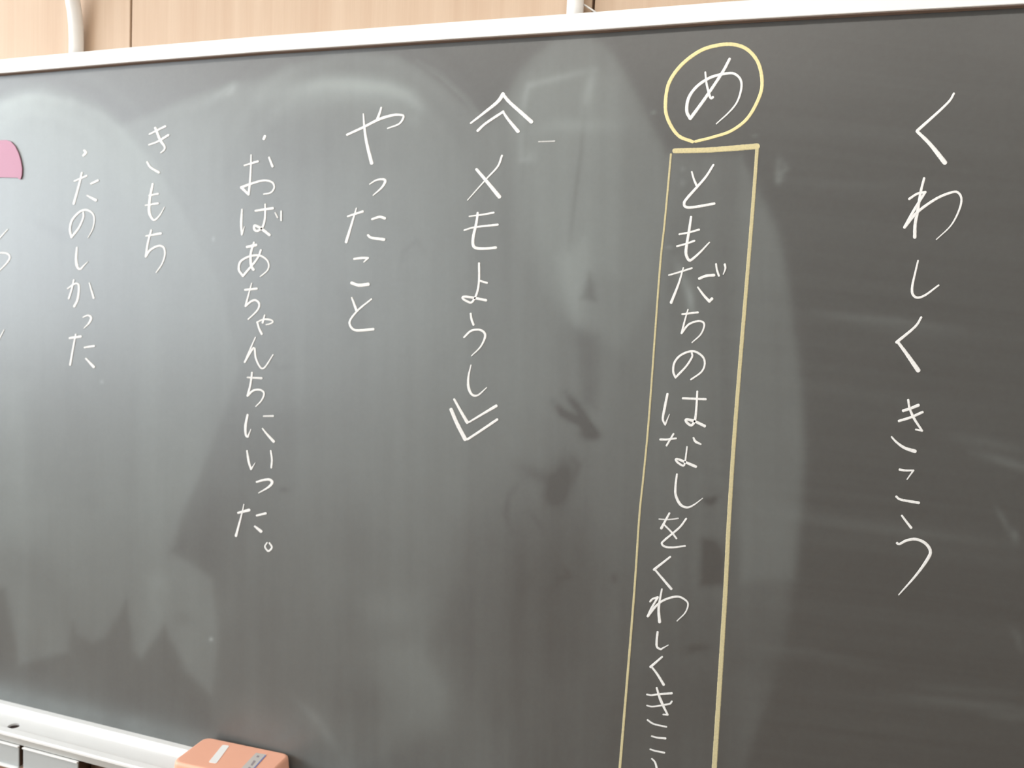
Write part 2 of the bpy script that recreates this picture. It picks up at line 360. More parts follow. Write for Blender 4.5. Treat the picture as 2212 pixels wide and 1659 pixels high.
    D -= 0.14 * streak(x, y, [(1205, 1250), (1230, 1245), (1215, 1220)], 5) + 0.2 * blob(x, y, 1327, 1250, 5, 8)
    D -= 0.16 * streak(x, y, [(1480, 1410), (1500, 1400), (1540, 1398)], 7)
    D -= 0.10 * streak(x, y, [(560, 765), (600, 795), (640, 792)], 5) + 0.2 * blob(x, y, 613, 1058, 8, 5) + 0.12 * blob(x, y, 640, 915, 40, 35)
    D -= 0.14 * area_(x, y, [(735, 625), (790, 625), (795, 700), (760, 740), (745, 690)], 8)
    D -= 0.10 * streak(x, y, [(930, 560), (900, 520), (870, 545), (860, 600)], 4)
    D -= 0.14 * streak(x, y, [(60, 470), (120, 500), (180, 520)], 10) + 0.1 * blob(x, y, 345, 1290, 6, 16) + 0.12 * blob(x, y, 395, 1335, 14, 12)
    D += 0.35 * streak(x, y, [(1460, 560), (1470, 590), (1490, 640), (1497, 670)], 7) + 0.35 * streak(x, y, [(1488, 610), (1492, 660), (1495, 680)], 6)
    # faint old glyph and specks
    D += 0.28 * streak(x, y, [(1683, 336), (1680, 370), (1680, 398)], 5) + 0.28 * streak(x, y, [(1690, 345), (1699, 365), (1686, 375), (1696, 385)], 5) + 0.3 * blob(x, y, 1683, 390, 6, 5)
    D += 0.4 * blob(x, y, 1412, 243, 4, 3) + 0.25 * blob(x, y, 1475, 365, 4, 4) + 0.25 * blob(x, y, 1475, 395, 5, 6) + 0.3 * blob(x, y, 1446, 534, 5, 3) + 0.25 * blob(x, y, 1631, 293, 5, 3)
    D += 0.9 * blob(x, y, 456, 1381, 3, 3) + 0.4 * blob(x, y, 220, 825, 3, 3) + 0.4 * blob(x, y, 461, 516, 2.5, 4)
    # right, wiped clean: long level streaks falling slightly
    yy = y - 0.115 * (x - 1700)
    hs = fbm(x / 900, yy / 16, 41, 4) - 0.5
    right = np.clip((x - 1380) / 400, 0, 1)
    D += 0.11 * hs * right
    for (pts, wd, am) in [([(1760, 675), (1840, 686), (1960, 696), (2080, 715)], 7, 0.2), ([(1840, 700), (1960, 718), (2120, 745)], 14, 0.07),
                          ([(1640, 1098), (1760, 1120), (1900, 1140), (2060, 1160), (2230, 1175)], 10, 0.16), ([(1650, 815), (1800, 850), (2000, 880), (2230, 895)], 12, 0.08),
                          ([(2100, 975), (2180, 1000), (2260, 1024)], 8, 0.30), ([(2030, 940), (2130, 955), (2260, 985)], 9, 0.16),
                          ([(1900, 1500), (2020, 1512), (2130, 1524), (2260, 1535)], 7, 0.20), ([(1960, 1480), (2060, 1490), (2240, 1500)], 7, 0.14),
                          ([(2120, 1545), (2190, 1550), (2260, 1550)], 8, 0.16), ([(2150, 1095), (2166, 1120), (2180, 1150)], 5, 0.3), ([(2185, 1145), (2192, 1155), (2195, 1175)], 6, 0.4),
                          ([(2185, 1355), (2200, 1380), (2206, 1410)], 6, 0.2), ([(1700, 270), (1900, 280), (2230, 300)], 12, 0.05),
                          ([(1590, 1385), (1660, 1400), (1760, 1410), (1900, 1450)], 9, 0.12), ([(1720, 395), (1850, 398), (2200, 402)], 6, 0.07)]:
        D += 0.75 * am * streak(x, y, pts, wd)
    # rubbing texture
    D += 0.16 * Mn * (fbm(x / 26, y / 420, 61, 4) - 0.5) + 0.16 * Mn * (fbm(x / 150, y / 170, 71, 4) - 0.5)
    D += 0.05 * (fbm(x / 14, y / 14, 81, 3) - 0.5)
    # dust that settled along the bottom rail
    low = y - (1512 + 0.2475 * x)
    D += 0.26 * np.exp(-(np.clip(-low - 14, 0, 999) / 26) ** 2) * (0.5 + fbm(x / 60, y / 30, 91, 3)) * np.clip((700 - x) / 300, 0, 1)
    D += 0.12 * blob(x, y, 285, 1560, 22, 12)
    return np.clip(Dg + 1.85 * D, -0.10, 2.4)

def board_surface():
    xa = np.concatenate([np.linspace(BX0, -1.46, 20)[:-1], np.arange(-1.46, 0.34, 0.0028), np.linspace(0.34, BX1, 20)])
    za = np.concatenate([np.arange(BZ0, BT, 0.0028), [BT]])
    X, Z = np.meshgrid(xa, za); n = X.size
    W = np.stack([X.ravel(), np.zeros(n), Z.ravel()], 1) - C
    cam_ = W @ R
    px = CX + F * cam_[:, 0] / -cam_[:, 2]; py = CY - F * cam_[:, 1] / -cam_[:, 2]
    d = dust(px, py)
    top = np.repeat(np.array([rail_top(x) - 0.012 for x in xa])[None, :], len(za), 0)
    Zc_ = np.minimum(Z, top)
    co = np.stack([X.ravel(), np.zeros(n), Zc_.ravel()], 1)
    nx, nz = len(xa), len(za)
    i = np.arange(nz - 1)[:, None] * nx + np.arange(nx - 1)[None, :]
    q = np.stack([i, i + 1, i + nx + 1, i + nx], -1).reshape(-1, 4)
    me = bpy.data.meshes.new('writing_surface')
    me.vertices.add(n); me.vertices.foreach_set('co', co.astype(np.float32).ravel())
    me.loops.add(q.size); me.loops.foreach_set('vertex_index', q.astype(np.int32).ravel())
    me.polygons.add(len(q)); me.polygons.foreach_set('loop_start', (np.arange(len(q)) * 4).astype(np.int32))
    at = me.attributes.new('chalk_dust', 'FLOAT', 'POINT'); at.data.foreach_set('value', d.astype(np.float32))
    me.update(calc_edges=True); me.validate()
    mm = bpy.data.materials.new('blackboard_slate'); mm.use_nodes = True; nt = mm.node_tree; b = nt.nodes['Principled BSDF']
    a = nt.nodes.new('ShaderNodeAttribute'); a.attribute_name = 'chalk_dust'
    mr = nt.nodes.new('ShaderNodeMapRange'); mr.clamp = False
    mr.inputs[1].default_value = 0; mr.inputs[2].default_value = 1; mr.inputs[3].default_value = 0.0; mr.inputs[4].default_value = DUST_GAIN
    nt.links.new(a.outputs['Fac'], mr.inputs[0])
    tc = nt.nodes.new('ShaderNodeTexCoord'); n1 = nt.nodes.new('ShaderNodeTexNoise'); n1.inputs['Scale'].default_value = 160; n1.inputs['Detail'].default_value = 4
    nt.links.new(tc.outputs['Object'], n1.inputs['Vector'])
    m2 = nt.nodes.new('ShaderNodeMapRange'); m2.inputs[3].default_value = -0.012; m2.inputs[4].default_value = 0.012; nt.links.new(n1.outputs['Fac'], m2.inputs[0])
    ad = nt.nodes.new('ShaderNodeMath'); ad.operation = 'ADD'; nt.links.new(mr.outputs[0], ad.inputs[0]); nt.links.new(m2.outputs[0], ad.inputs[1])
    mx = nt.nodes.new('ShaderNodeMix'); mx.data_type = 'RGBA'; mx.clamp_factor = False
    mx.inputs[6].default_value = SLATE; mx.inputs[7].default_value = (0.585, 0.665, 0.65, 1)
    nt.links.new(ad.outputs[0], mx.inputs[0]); nt.links.new(mx.outputs[2], b.inputs['Base Color'])
    b.inputs['Roughness'].default_value = 0.41; b.inputs['Specular IOR Level'].default_value = 0.92
    gl = nt.nodes.new('ShaderNodeMapRange'); gl.inputs[1].default_value = 0; gl.inputs[2].default_value = 1.6; gl.inputs[3].default_value = 0.93; gl.inputs[4].default_value = 0.76   # chalk dust dulls the sheen
    nt.links.new(a.outputs['Fac'], gl.inputs[0]); nt.links.new(gl.outputs[0], b.inputs['Specular IOR Level'])
    return mesh_obj('writing_surface', me, mm, board)
SLATE = (0.0650, 0.0650, 0.0625, 1); DUST_GAIN = 0.15
box('backing_board', BX0, BX1, 0.0015, YB - 0.019, BZ0, 2.03, M['dark_wood'], board)

# top rail of the frame (it sags a little towards both ends)
def rail():
    lowr = [(-150, 169), (0, 158), (280, 134), (560, 112), (1000, 82.5), (1283, 64.5), (1560, 44.5), (1900, 25), (2212, 8), (2400, -2)]
    yf = -0.0115
    pts = [P(a, b, yf) for a, b in lowr]
    pts = [np.array([BX0 - 0.03, yf, pts[0][2]])] + pts + [np.array([BX1 + 0.03, yf, pts[-1][2]])]
    H = 0.0245
    bm = bmesh.new(); rings = []
    for p in pts:
        z = p[2]
        prof = [(yf, z), (yf - 0.0006, z + 0.0008), (yf - 0.0006, z + H - 0.0008), (yf, z + H), (0.026, z + H), (0.026, z)]
        rings.append([bm.verts.new((p[0], a, b)) for a, b in prof])
    for i in range(len(rings) - 1):
        for k in range(6): bm.faces.new((rings[i][k], rings[i][(k + 1) % 6], rings[i + 1][(k + 1) % 6], rings[i + 1][k]))
    bm.faces.new(rings[0]); bm.faces.new(rings[-1][::-1]); bmesh.ops.recalc_face_normals(bm, faces=bm.faces[:])
    bm_obj('frame_rail', bm, M['white_metal'], board)
    bm = bmesh.new(); rings = []  # brown strip: shade beneath the rail put in as colour
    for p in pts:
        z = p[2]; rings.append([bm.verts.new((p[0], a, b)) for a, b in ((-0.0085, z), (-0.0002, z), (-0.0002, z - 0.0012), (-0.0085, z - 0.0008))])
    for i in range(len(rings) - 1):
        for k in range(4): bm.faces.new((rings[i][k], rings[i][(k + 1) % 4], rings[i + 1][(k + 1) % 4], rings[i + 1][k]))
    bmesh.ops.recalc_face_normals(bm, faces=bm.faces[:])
    bm_obj('rail_shade_strip', bm, M['rail_shade'], board)['label'] = 'thin brown strip drawn as the shade under the white top rail'
    return lambda x: float(np.interp(x, [q[0] for q in pts], [q[2] for q in pts])) + H
rail_top = rail()
board_surface()
box('frame_rail', BX0 - 0.03, BX1 + 0.03, -0.012, 0.022, BZ0 - 0.012, BZ0, M['white_metal'], board, 0.001)
box('frame_stile', BX0 - 0.03, BX0, -0.012, 0.022, BZ0, 2.04, M['white_metal'], board, 0.001)
box('frame_stile', BX1, BX1 + 0.03, -0.012, 0.022, BZ0, 2.04, M['white_metal'], board, 0.001)

# ------------------------------------------------------------------ chalk writing
T = {'A1': (1659, 190), 'A2': (1659, 590), 'A3': (1659, 990), 'B1': (1400, 80), 'B2': (1400, 480), 'B3': (1350, 880), 'B4': (1300, 1244),
     'C1': (700, 190), 'C2': (700, 590), 'E1': (100, 250), 'E2': (100, 650), 'E3': (300, 1000), 'G0': (0, 280), 'PX': (0, 0)}
def spline(seg, step=2.0):
    p = np.array(seg, float)
    if len(p) == 2:
        n = max(2, int(np.linalg.norm(p[1] - p[0]) / step)); t = np.linspace(0, 1, n)[:, None]; return p[0] * (1 - t) + p[1] * t
    q = np.vstack([2 * p[0] - p[1], p, 2 * p[-1] - p[-2]]); out = []
    for i in range(1, len(q) - 2):
        a, b, c, d = q[i - 1:i + 3]
        n = max(2, int(np.linalg.norm(c - b) / step))
        for t in np.linspace(0, 1, n, endpoint=False):
            out.append(0.5 * ((2 * b) + (-a + c) * t + (2 * a - 5 * b + 4 * c - d) * t * t + (-a + 3 * b - 3 * c + d) * t ** 3))
    out.append(q[-2]); return np.array(out)
def ribbon(bm, lay, pts, w0, w1, k, yoff, wm=None):
    d = np.r_[0, np.cumsum(np.linalg.norm(np.diff(pts, axis=0), axis=1))]; L = d[-1]
    if L < 0.5: return
    t = np.gradient(pts, axis=0); t /= (np.linalg.norm(t, axis=1)[:, None] + 1e-9)
    # round the two ends
    ext0, ext1 = w0 * 0.42, w1 * 0.42
    e0 = np.array([pts[0] - t[0] * ext0 * s for s in (1.0, 0.86, 0.5)]); e1 = np.array([pts[-1] + t[-1] * ext1 * s for s in (0.5, 0.86, 1.0)])
    u = d / L
    wd = w0 + (w1 - w0) * u if wm is None else np.where(u < 0.5, w0 + (wm - w0) * u * 2, wm + (w1 - wm) * (u * 2 - 1))
    wd = wd * (1 + 0.10 * (RNG.rand(len(wd)) - 0.5))
    P2 = np.vstack([e0, pts, e1]); W2 = np.r_[w0 * np.array([0.25, 0.6, 0.9]), wd, w1 * np.array([0.9, 0.6, 0.25])]
    T2 = np.vstack([np.repeat(t[:1], 3, 0), t, np.repeat(t[-1:], 3, 0)])
    N = np.stack([-T2[:, 1], T2[:, 0]], 1)
    Wd = np.r_[[wd[0]] * 3, wd, [wd[-1]] * 3]
    dens = np.clip(k * (0.72 + 0.28 * np.clip(Wd / 5.0, 0, 1)), 0, 1)
    prev = None
    for i in range(len(P2)):
        row = []
        for s, yy, kk in ((-0.5, -0.0002, 0.62), (-0.34, -0.0006, 1.0), (0.34, -0.0006, 1.0), (0.5, -0.0002, 0.62)):
            q = P2[i] + N[i] * W2[i] * s; v = bm.verts.new(P(q[0], q[1], yy - yoff)); v[lay] = dens[i] * kk; row.append(v)
        if prev:
            for j in range(3): bm.faces.new((prev[j], prev[j + 1], row[j + 1], row[j]))
        prev = row
GW = 1.0; GCOUNT = [0]
def glyph(parent, tile, strokes, name='chalk_character', mt='chalk_white', sc_=4.0, scw=None):
    ox, oy = T[tile]; bm = bmesh.new(); lay = bm.verts.layers.float.new('chalk'); n = (GCOUNT[0] % 5) * 0.2; GCOUNT[0] += 1
    for s in strokes:
        head, body = s.split(':'); h = head.split(); w0 = float(h[0]); w1 = float(h[1]); k = 1.0; wm = None
        for e in h[2:]:
            if e[0] == 'k': k = float(e[1:])
            if e[0] == 'm': wm = float(e[1:])
        segs = [[float(v) for v in g.split()] for g in body.split('/')]; last = None
        tot = len(segs); sp = []
        for g in segs:
            pts = [(ox + g[i] / sc_, oy + g[i + 1] / sc_) for i in range(0, len(g), 2)]
            if last is not None: pts = [last] + pts
            last = pts[-1]; sp.append(spline(pts))
        Ls = [np.linalg.norm(np.diff(q, axis=0), axis=1).sum() for q in sp]; tl = sum(Ls); a = 0
        for q, l in zip(sp, Ls):
            f = lambda u: (w0 + (w1 - w0) * u if wm is None else (w0 + (wm - w0) * u * 2 if u < 0.5 else wm + (w1 - wm) * (u * 2 - 1)))
            wa, wb = f(a / tl), f((a + l) / tl); wmid = f((a + l / 2) / tl)
            ribbon(bm, lay, q, wa / sc_ * GW, wb / sc_ * GW, k, 0.00004 * n, wmid / sc_ * GW); a += l; n += 1
    o = bm_obj(name, bm, M[mt], parent)
    return o
def phrase(label):
    e = empty('chalk_phrase'); e.parent = board; e['label'] = label; return e

p = phrase('white chalk column at the right reading kuwashiku kikou in large hiragana')
glyph(p, 'A1', ['20 28: 1607 48 1570 110 1480 200 1290 370', '28 44: 1288 375 1400 485 1528 645'])
glyph(p, 'A1', ['22 32: 1350 780 1320 900 1290 1080 1272 1180 1268 1290', '22 10 m30: 1220 960 1290 915 1360 900 / 1260 1060 1180 1205 / 1290 1075 1450 960 1580 905 1640 903 1672 960 1650 1060 1580 1190 1455 1310'])
glyph(p, 'A2', ['16 16 m24: 1297 -108 1272 0 1248 110 1250 180 1290 212 1360 190 1475 105'])
glyph(p, 'A2', ['20 28: 1325 382 1270 465 1112 598', '26 42: 1120 592 1200 700 1298 840'])
glyph(p, 'A2', ['26 28: 1168 1190 1230 1170 1300 1142', '24 24: 1132 1278 1230 1248 1335 1202', '20 16 m26: 1212 1095 1225 1170 1265 1260 1332 1362 / 1277 1352', '16 34: 1068 1415 1110 1460 1180 1510 1270 1540'])
glyph(p, 'A3', ['22 12: 1138 98 1190 106 1258 105 / 1202 182', '20 26: 1108 330 1150 358 1302 385'])
glyph(p, 'A3', ['18 24: 1157 495 1190 540 1237 600', '22 12 m30: 1115 732 1135 742 1200 710 1280 700 1360 735 1403 800 1380 870 1280 1010 1130 1180'])

p = phrase('white chalk syllable me inside a yellow chalk ring')
glyph(p, 'B1', ['30 26 m34: 384 905 260 850 175 720 150 590 180 400 290 240 450 120 600 72 740 65 860 110 950 220 985 380 960 520 860 700 720 810 560 865 450 893 408 903'], 'chalk_ring', 'chalk_yellow')
glyph(p, 'B1', ['18 24: 495 305 505 400 530 500 545 530 560 520', '26 12 m32: 705 190 640 310 500 520 365 705 / 335 640 350 530 420 430 540 350 680 315 750 320 800 370 805 450 770 560 700 650 590 750'])

p = phrase('yellow chalk frame drawn with a ruler around the long column of text')
glyph(p, 'PX', ['11 13 k0.72: 1457 326 1540 323.5 1636 316'], 'chalk_line', 'chalk_yellow', 1.0)
glyph(p, 'PX', ['4.6 6.6 m4.6 k0.62: 1449.5 333 1436 480 1425 587 1402.5 895 1391 1020 1381 1118 1369 1295 1339 1659 1322 1850'], 'chalk_line', 'chalk_yellow', 1.0)
glyph(p, 'PX', ['8 12 m9.5 k0.62: 1636 316 1622.5 495 1590 895 1575 1118 1566 1295 1543 1659 1530 1850'], 'chalk_line', 'chalk_yellow', 1.0)

p = phrase('white chalk column inside the yellow frame about listening closely to a friend')
glyph(p, 'B1', ['16 22: 378 1165 395 1225 418 1280', '20 24 m26: 565 1105 490 1220 340 1390 312 1440 330 1470 400 1470 572 1440'])
glyph(p, 'B2', ['22 14 m28: 372 -45 352 90 335 190 328 270 350 325 375 325 450 260 530 175', '18 20: 270 105 350 90 440 65', '18 20: 250 208 320 190 400 162'])
glyph(p, 'B2', ['16 18: 180 458 260 435 378 398', '14 26: 305 395 265 530 200 695', '24 26: 442 488 500 465 570 458', '16 28: 430 562 480 630 530 685 / 552 662', '18 20: 588 362 595 410 612 462', '22 10: 663 365 668 400 650 450'])
glyph(p, 'B2', ['18 20: 295 795 430 780', '14 12 m22: 345 755 315 860 290 960 / 350 885 430 855 475 865 485 900 455 970 380 1040'])
glyph(p, 'B2', ['18 16 m22: 378 1130 380 1165 330 1245 238 1342 / 218 1290 230 1210 290 1145 390 1115 470 1160 490 1225 460 1295 370 1360'])
glyph(p, 'B3', ['22 8 m26: 368 -115 345 0 328 100 348 150 / 385 60', '20 22: 500 -78 698 -70', '18 26 m24: 626 -138 618 0 605 110 575 155 535 130 530 105 600 120 690 162'])
glyph(p, 'B3', ['20 18: 305 278 370 278 442 268', '18 18: 420 230 360 330', '16 16 m24: 592 262 610 295 655 318', '14 26: 537 340 530 400 520 470 505 505 455 475 440 450 470 452 612 512'])
glyph(p, 'B3', ['18 8 m26: 450 578 438 680 440 760 480 840 540 865 600 840 672 785'])
glyph(p, 'B3', ['12 14 k0.8: 295 965 370 970 460 960', '18 24: 385 915 350 980 315 1045', '16 18: 345 1020 400 1075 445 1132', '18 16 m20: 530 962 470 1040 340 1150 320 1180 350 1205 420 1210 520 1198'])
glyph(p, 'B3', ['18 24: 392 1292 252 1402', '18 24: 262 1405 400 1568'])
glyph(p, 'B4', ['16 28: 520 115 500 220 492 300 500 398', '18 10 m24: 418 222 440 200 485 185 / 430 280 398 350 / 480 250 560 200 660 180 730 215 745 255 720 320 650 390'])
glyph(p, 'B4', ['20 8 m24: 483 485 475 560 478 615 510 635 / 575 598'])
glyph(p, 'B4', ['18 24: 522 700 422 787', '18 24: 430 785 480 850 535 940'])
glyph(p, 'B4', ['16 20: 390 1025 430 1032 500 1022 605 1015', '14 18: 390 1120 440 1130 540 1115 590 1105 605 1085', '18 14 m26: 475 968 500 1050 530 1120 570 1200 / 530 1198', '16 16: 395 1245 450 1280 558 1305'])
glyph(p, 'B4', ['14 20: 430 1385 480 1398 550 1405', '14 18: 418 1498 460 1512 540 1528'])
glyph(p, 'B4', ['14 22: 432 1580 460 1610 478 1670'])

p = phrase('white chalk column reading memo youshi between double angle brackets')
glyph(p, 'C1', ['18 34: 1268 305 1390 210 1500 120 1548 52', '28 36: 1545 52 1600 120 1700 210 1792 292', '24 24: 1328 370 1400 305 1550 205', '20 34: 1546 205 1590 270 1676 375'], 'chalk_bracket')
glyph(p, 'C1', ['20 10: 1538 585 1500 680 1400 790 1240 970', '26 36: 1318 703 1400 800 1515 940'])
glyph(p, 'C1', ['14 20: 1255 1110 1370 1095 1465 1078', '16 22: 1212 1230 1300 1205 1500 1182', '22 24 m28: 1328 1080 1318 1160 1290 1290 1290 1360 1320 1385 1400 1388 1485 1380'])
glyph(p, 'C2', ['20 24 m20: 1340 -85 1340 60 1325 160 1295 230 1265 255 1205 225 1200 205 1260 208 1400 235', '18 20: 1352 68 1408 85'])
glyph(p, 'C2', ['20 22: 1268 350 1275 400 1292 445', '18 10 m22: 1210 555 1270 500 1340 490 1385 515 1390 560 1350 640 1275 715'])
glyph(p, 'C2', ['12 10 m26: 1270 795 1248 900 1250 990 1280 1050 1330 1055 1405 990'])
glyph(p, 'C2', ['20 30: 1125 1090 1180 1190 1238 1290', '16 28: 1250 1290 1488 1148', '32 36: 1098 1178 1150 1300 1220 1435', '22 24: 1240 1437 1350 1365 1496 1266'], 'chalk_bracket')
glyph(p, 'C1', ['14 16 k0.55: 1855 465 1930 463 1992 460'], 'chalk_dash')

p = phrase('white chalk column reading yatta koto')
glyph(p, 'C1', ['14 32 m26: 340 225 350 350 370 480 412 650', '18 26: 495 170 480 220 462 268', '22 14 m26: 200 405 340 340 480 270 600 235 670 235 688 250 650 310 550 350'])
glyph(p, 'C1', ['12 12 m24: 395 832 450 798 510 790 530 805 500 860 425 928'])
glyph(p, 'C1', ['18 22: 205 1110 335 1068', '14 28: 280 1040 250 1140 192 1330', '20 26: 415 1135 480 1115 525 1127', '22 28: 380 1272 410 1295 518 1310'])
glyph(p, 'C1', ['20 12 m26: 260 1478 330 1470 380 1470 / 345 1505', '28 32: 238 1685 300 1705 382 1697'])
glyph(p, 'C2', ['16 26: 240 212 280 320', '16 26 m20: 410 225 300 315 230 400 225 450 260 490 320 495 425 485'])

p = phrase('white chalk column reading obaachanchi ni itta')
glyph(p, 'E1', ['26 26: 1889 178 1880 200'], 'chalk_dot')
glyph(p, 'E1', ['14 14 m24: 1770 340 1768 450 1758 600 1748 680 / 1685 620 / 1780 585 1880 560 1950 575 1970 620 1940 665 1880 678', '16 22: 1712 430 1828 395', '18 22: 1925 360 1955 438'])
glyph(p, 'E1', ['16 8 m26: 1692 810 1685 930 1690 1028 / 1712 960', '20 24: 1808 822 1958 800', '16 26 m22: 1892 765 1890 880 1870 960 1830 995 1800 985 1800 950 1850 970 1928 1030', '14 16 k0.8: 1978 838 1998 880', '16 16: 2030 825 2030 905'])
glyph(p, 'E1', ['24 28: 1735 1135 1812 1118', '18 26 m24: 1795 1095 1768 1190 1770 1290 1790 1330', '18 12 m24: 1855 1160 1820 1240 1700 1385 / 1665 1330 1680 1260 1760 1215 1850 1210 1915 1260 1915 1330 1850 1390'])
glyph(p, 'E2', ['20 22: 1718 -95 1818 -105', '12 14 m22: 1775 -152 1750 -60 1722 45 / 1770 5 1810 -5 1840 25 1825 80 1745 160'])
glyph(p, 'E2', ['14 12 m18: 1820 185 1880 160 1940 165 1958 182 1930 200 1900 205', '18 22: 1825 190 1840 240 1862 285', '14 20: 1888 122 1870 188'])
glyph(p, 'E2', ['12 12 m22: 1808 315 1770 400 1715 530 / 1780 420 1800 410 1810 490 1840 560 1868 585 1900 560 1960 465'])
glyph(p, 'E2', ['16 22 k0.85: 1738 662 1860 668', '18 12 m22: 1778 620 1765 720 1740 820 / 1790 775 1850 770 1882 800 1860 860 1812 912'])
glyph(p, 'E2', ['20 8 m28: 1740 985 1722 1080 1725 1160 1742 1175 / 1768 1110', '16 20 k0.78: 1878 997 1960 995', '14 26: 1868 1102 1910 1155 1965 1215'])
glyph(p, 'E2', ['16 6 m26: 1735 1295 1750 1390 1770 1455 / 1805 1400', '16 18: 1940 1295 1950 1370 1945 1440'])
glyph(p, 'E3', ['18 10 m26: 1018 165 1080 148 1130 145 1152 170 1120 210 1035 260'])
glyph(p, 'E3', ['20 28: 858 432 952 408', '10 24: 908 358 890 440 840 630', '18 22: 1018 455 1096 437', '18 28: 1002 548 1056 592'])
glyph(p, 'E3', ['14 16 m18: 1108 690 1090 725 1120 762 1150 730 1128 692'], 'chalk_full_stop')

p = phrase('white chalk column reading kimochi')
glyph(p, 'E1', ['16 20: 892 160 1028 92', '16 22: 888 252 960 225 1055 168', '22 12 m26: 942 105 985 210 1022 265 1018 295 990 320', '18 22: 872 400 900 445 972 490'])
glyph(p, 'E1', ['20 8 m26: 920 590 895 720 890 830 915 890 940 900 980 860 1022 790', '16 18: 890 690 965 675', '14 20: 857 775 965 758'])
glyph(p, 'E1', ['14 24: 862 1040 988 1018', '18 12 m22: 908 990 880 1090 860 1218 / 900 1160 970 1125 1015 1140 1025 1200 1000 1280 950 1355'])

p = phrase('white chalk column at the left reading tanoshikatta')
glyph(p, 'E1', ['20 20 m26: 328 300 342 318 320 345'], 'chalk_dot')
glyph(p, 'E1', ['16 18: 244 565 348 520', '18 22: 308 492 285 590 238 760', '20 22: 388 588 445 560', '14 26: 353 690 428 730'])
glyph(p, 'E1', ['16 8 m24: 320 835 320 880 280 970 218 1050 / 205 980 225 900 290 830 350 815 400 845 415 900 400 980 360 1055'])
glyph(p, 'E1', ['18 8 m26: 265 1140 258 1240 270 1310 295 1325 320 1300 358 1262'])
glyph(p, 'E1', ['14 22 m20: 185 1495 240 1455 275 1455 282 1500 270 1590 242 1648', '16 18: 238 1420 220 1500 195 1580', '12 20: 372 1445 410 1575'])
glyph(p, 'E2', ['12 8 m22: 318 142 360 125 388 145 370 190 325 238'])
glyph(p, 'E2', ['20 22: 202 322 298 308', '16 20: 255 290 230 420 207 552', '16 20: 330 403 413 390', '16 26: 342 498 410 570'])

p = phrase('white chalk writing cut off by the left edge of the photo')
glyph(p, 'G0', ['12 8: -40 790 0 745 52 688'], 'chalk_character', 'chalk_white', 3.19)
glyph(p, 'G0', ['10 8 m14: -60 875 -15 852 20 850 50 855 68 878 50 915 0 968 -20 985'], 'chalk_character', 'chalk_white', 3.19)
glyph(p, 'G0', ['12 7: -30 1475 -5 1440 28 1380'], 'chalk_character', 'chalk_white', 3.19)

# ------------------------------------------------------------------ chalk tray
FZ = 0.8400
tray = empty('chalk_tray', (0, 0, 0))
tag(tray, 'long white metal chalk tray running along the bottom of the blackboard', 'chalk tray')
TX0, TX1 = BX0, BX1
hx, hy = PZ(30, 1568, FZ)[:2]; hr = 0.0105
def tray_floor():
    # a shallow trough with one round drain hole through it
    bm = bmesh.new()
    prof = [(-0.0125, FZ + 0.006), (-0.016, FZ + 0.002), (-0.022, FZ)]
    y_in = -0.0610
    def quad(a, b, c, d): bm.faces.new([bm.verts.new(v) for v in (a, b, c, d)])
    for (ya, za), (yb, zb) in zip(prof[:-1], prof[1:]):
        quad((TX0, ya, za), (TX0, yb, zb), (TX1, yb, zb), (TX1, ya, za))
    y0 = prof[-1][0]; s = 0.0135
    quad((TX0, y0, FZ), (TX0, y_in, FZ), (hx - s, y_in, FZ), (hx - s, y0, FZ))
    quad((hx + s, y0, FZ), (hx + s, y_in, FZ), (TX1, y_in, FZ), (TX1, y0, FZ))
    ya = max(hy - s, y_in)
    quad((hx - s, y0, FZ), (hx - s, hy + s, FZ), (hx + s, hy + s, FZ), (hx + s, y0, FZ))
    if ya > y_in: quad((hx - s, ya, FZ), (hx - s, y_in, FZ), (hx + s, y_in, FZ), (hx + s, ya, FZ))
    n = 32
    def sq(a):
        c, d = math.cos(a), math.sin(a); k = max(abs(c), abs(d)); return (hx + s * c / k, max(hy + s * d / k, y_in), FZ)
    def ci(a, z=FZ): return (hx + hr * math.cos(a), max(hy + hr * math.sin(a), y_in + 0.0006), z)
    for k in range(n):
        a, b = 2 * math.pi * k / n, 2 * math.pi * (k + 1) / n
        quad(sq(a), ci(a), ci(b), sq(b)); quad(ci(a), ci(a, FZ - 0.004), ci(b, FZ - 0.004), ci(b))
    bmesh.ops.remove_doubles(bm, verts=bm.verts[:], dist=1e-6)
    bmesh.ops.recalc_face_normals(bm, faces=bm.faces[:])
    return bm_obj('tray_floor', bm, M['white_metal'], tray)
tray_floor()
bmh = bmesh.new(); bmesh.ops.create_cone(bmh, cap_ends=True, segments=28, radius1=0.0125, radius2=0.0125, depth=0.003)
for v in bmh.verts: v.co += Vector((hx, hy, FZ - 0.006))
bm_obj('drain_hole', bmh, M['hole'], tray)
extrude_x('tray_lip', [(-0.0610, FZ - 0.004), (-0.0610, FZ + 0.0015), (-0.0625, FZ + 0.0032), (-0.0745, FZ + 0.0025), (-0.0765, FZ + 0.0005), (-0.0765, FZ - 0.003), (-0.070, FZ - 0.004)], TX0, TX1, M['white_metal'], tray)
extrude_x('tray_apron', [(-0.0755, FZ - 0.0032), (-0.0725, FZ - 0.0165), (-0.070, FZ - 0.0165), (-0.070, FZ - 0.0042)], TX0, TX1, M['grey_metal'], tray)
extrude_x('tray_underside', [(-0.012, FZ - 0.009), (-0.070, FZ - 0.009), (-0.070, FZ - 0.0115), (-0.012, FZ - 0.0115)], TX0, TX1, M['grey_metal'], tray)

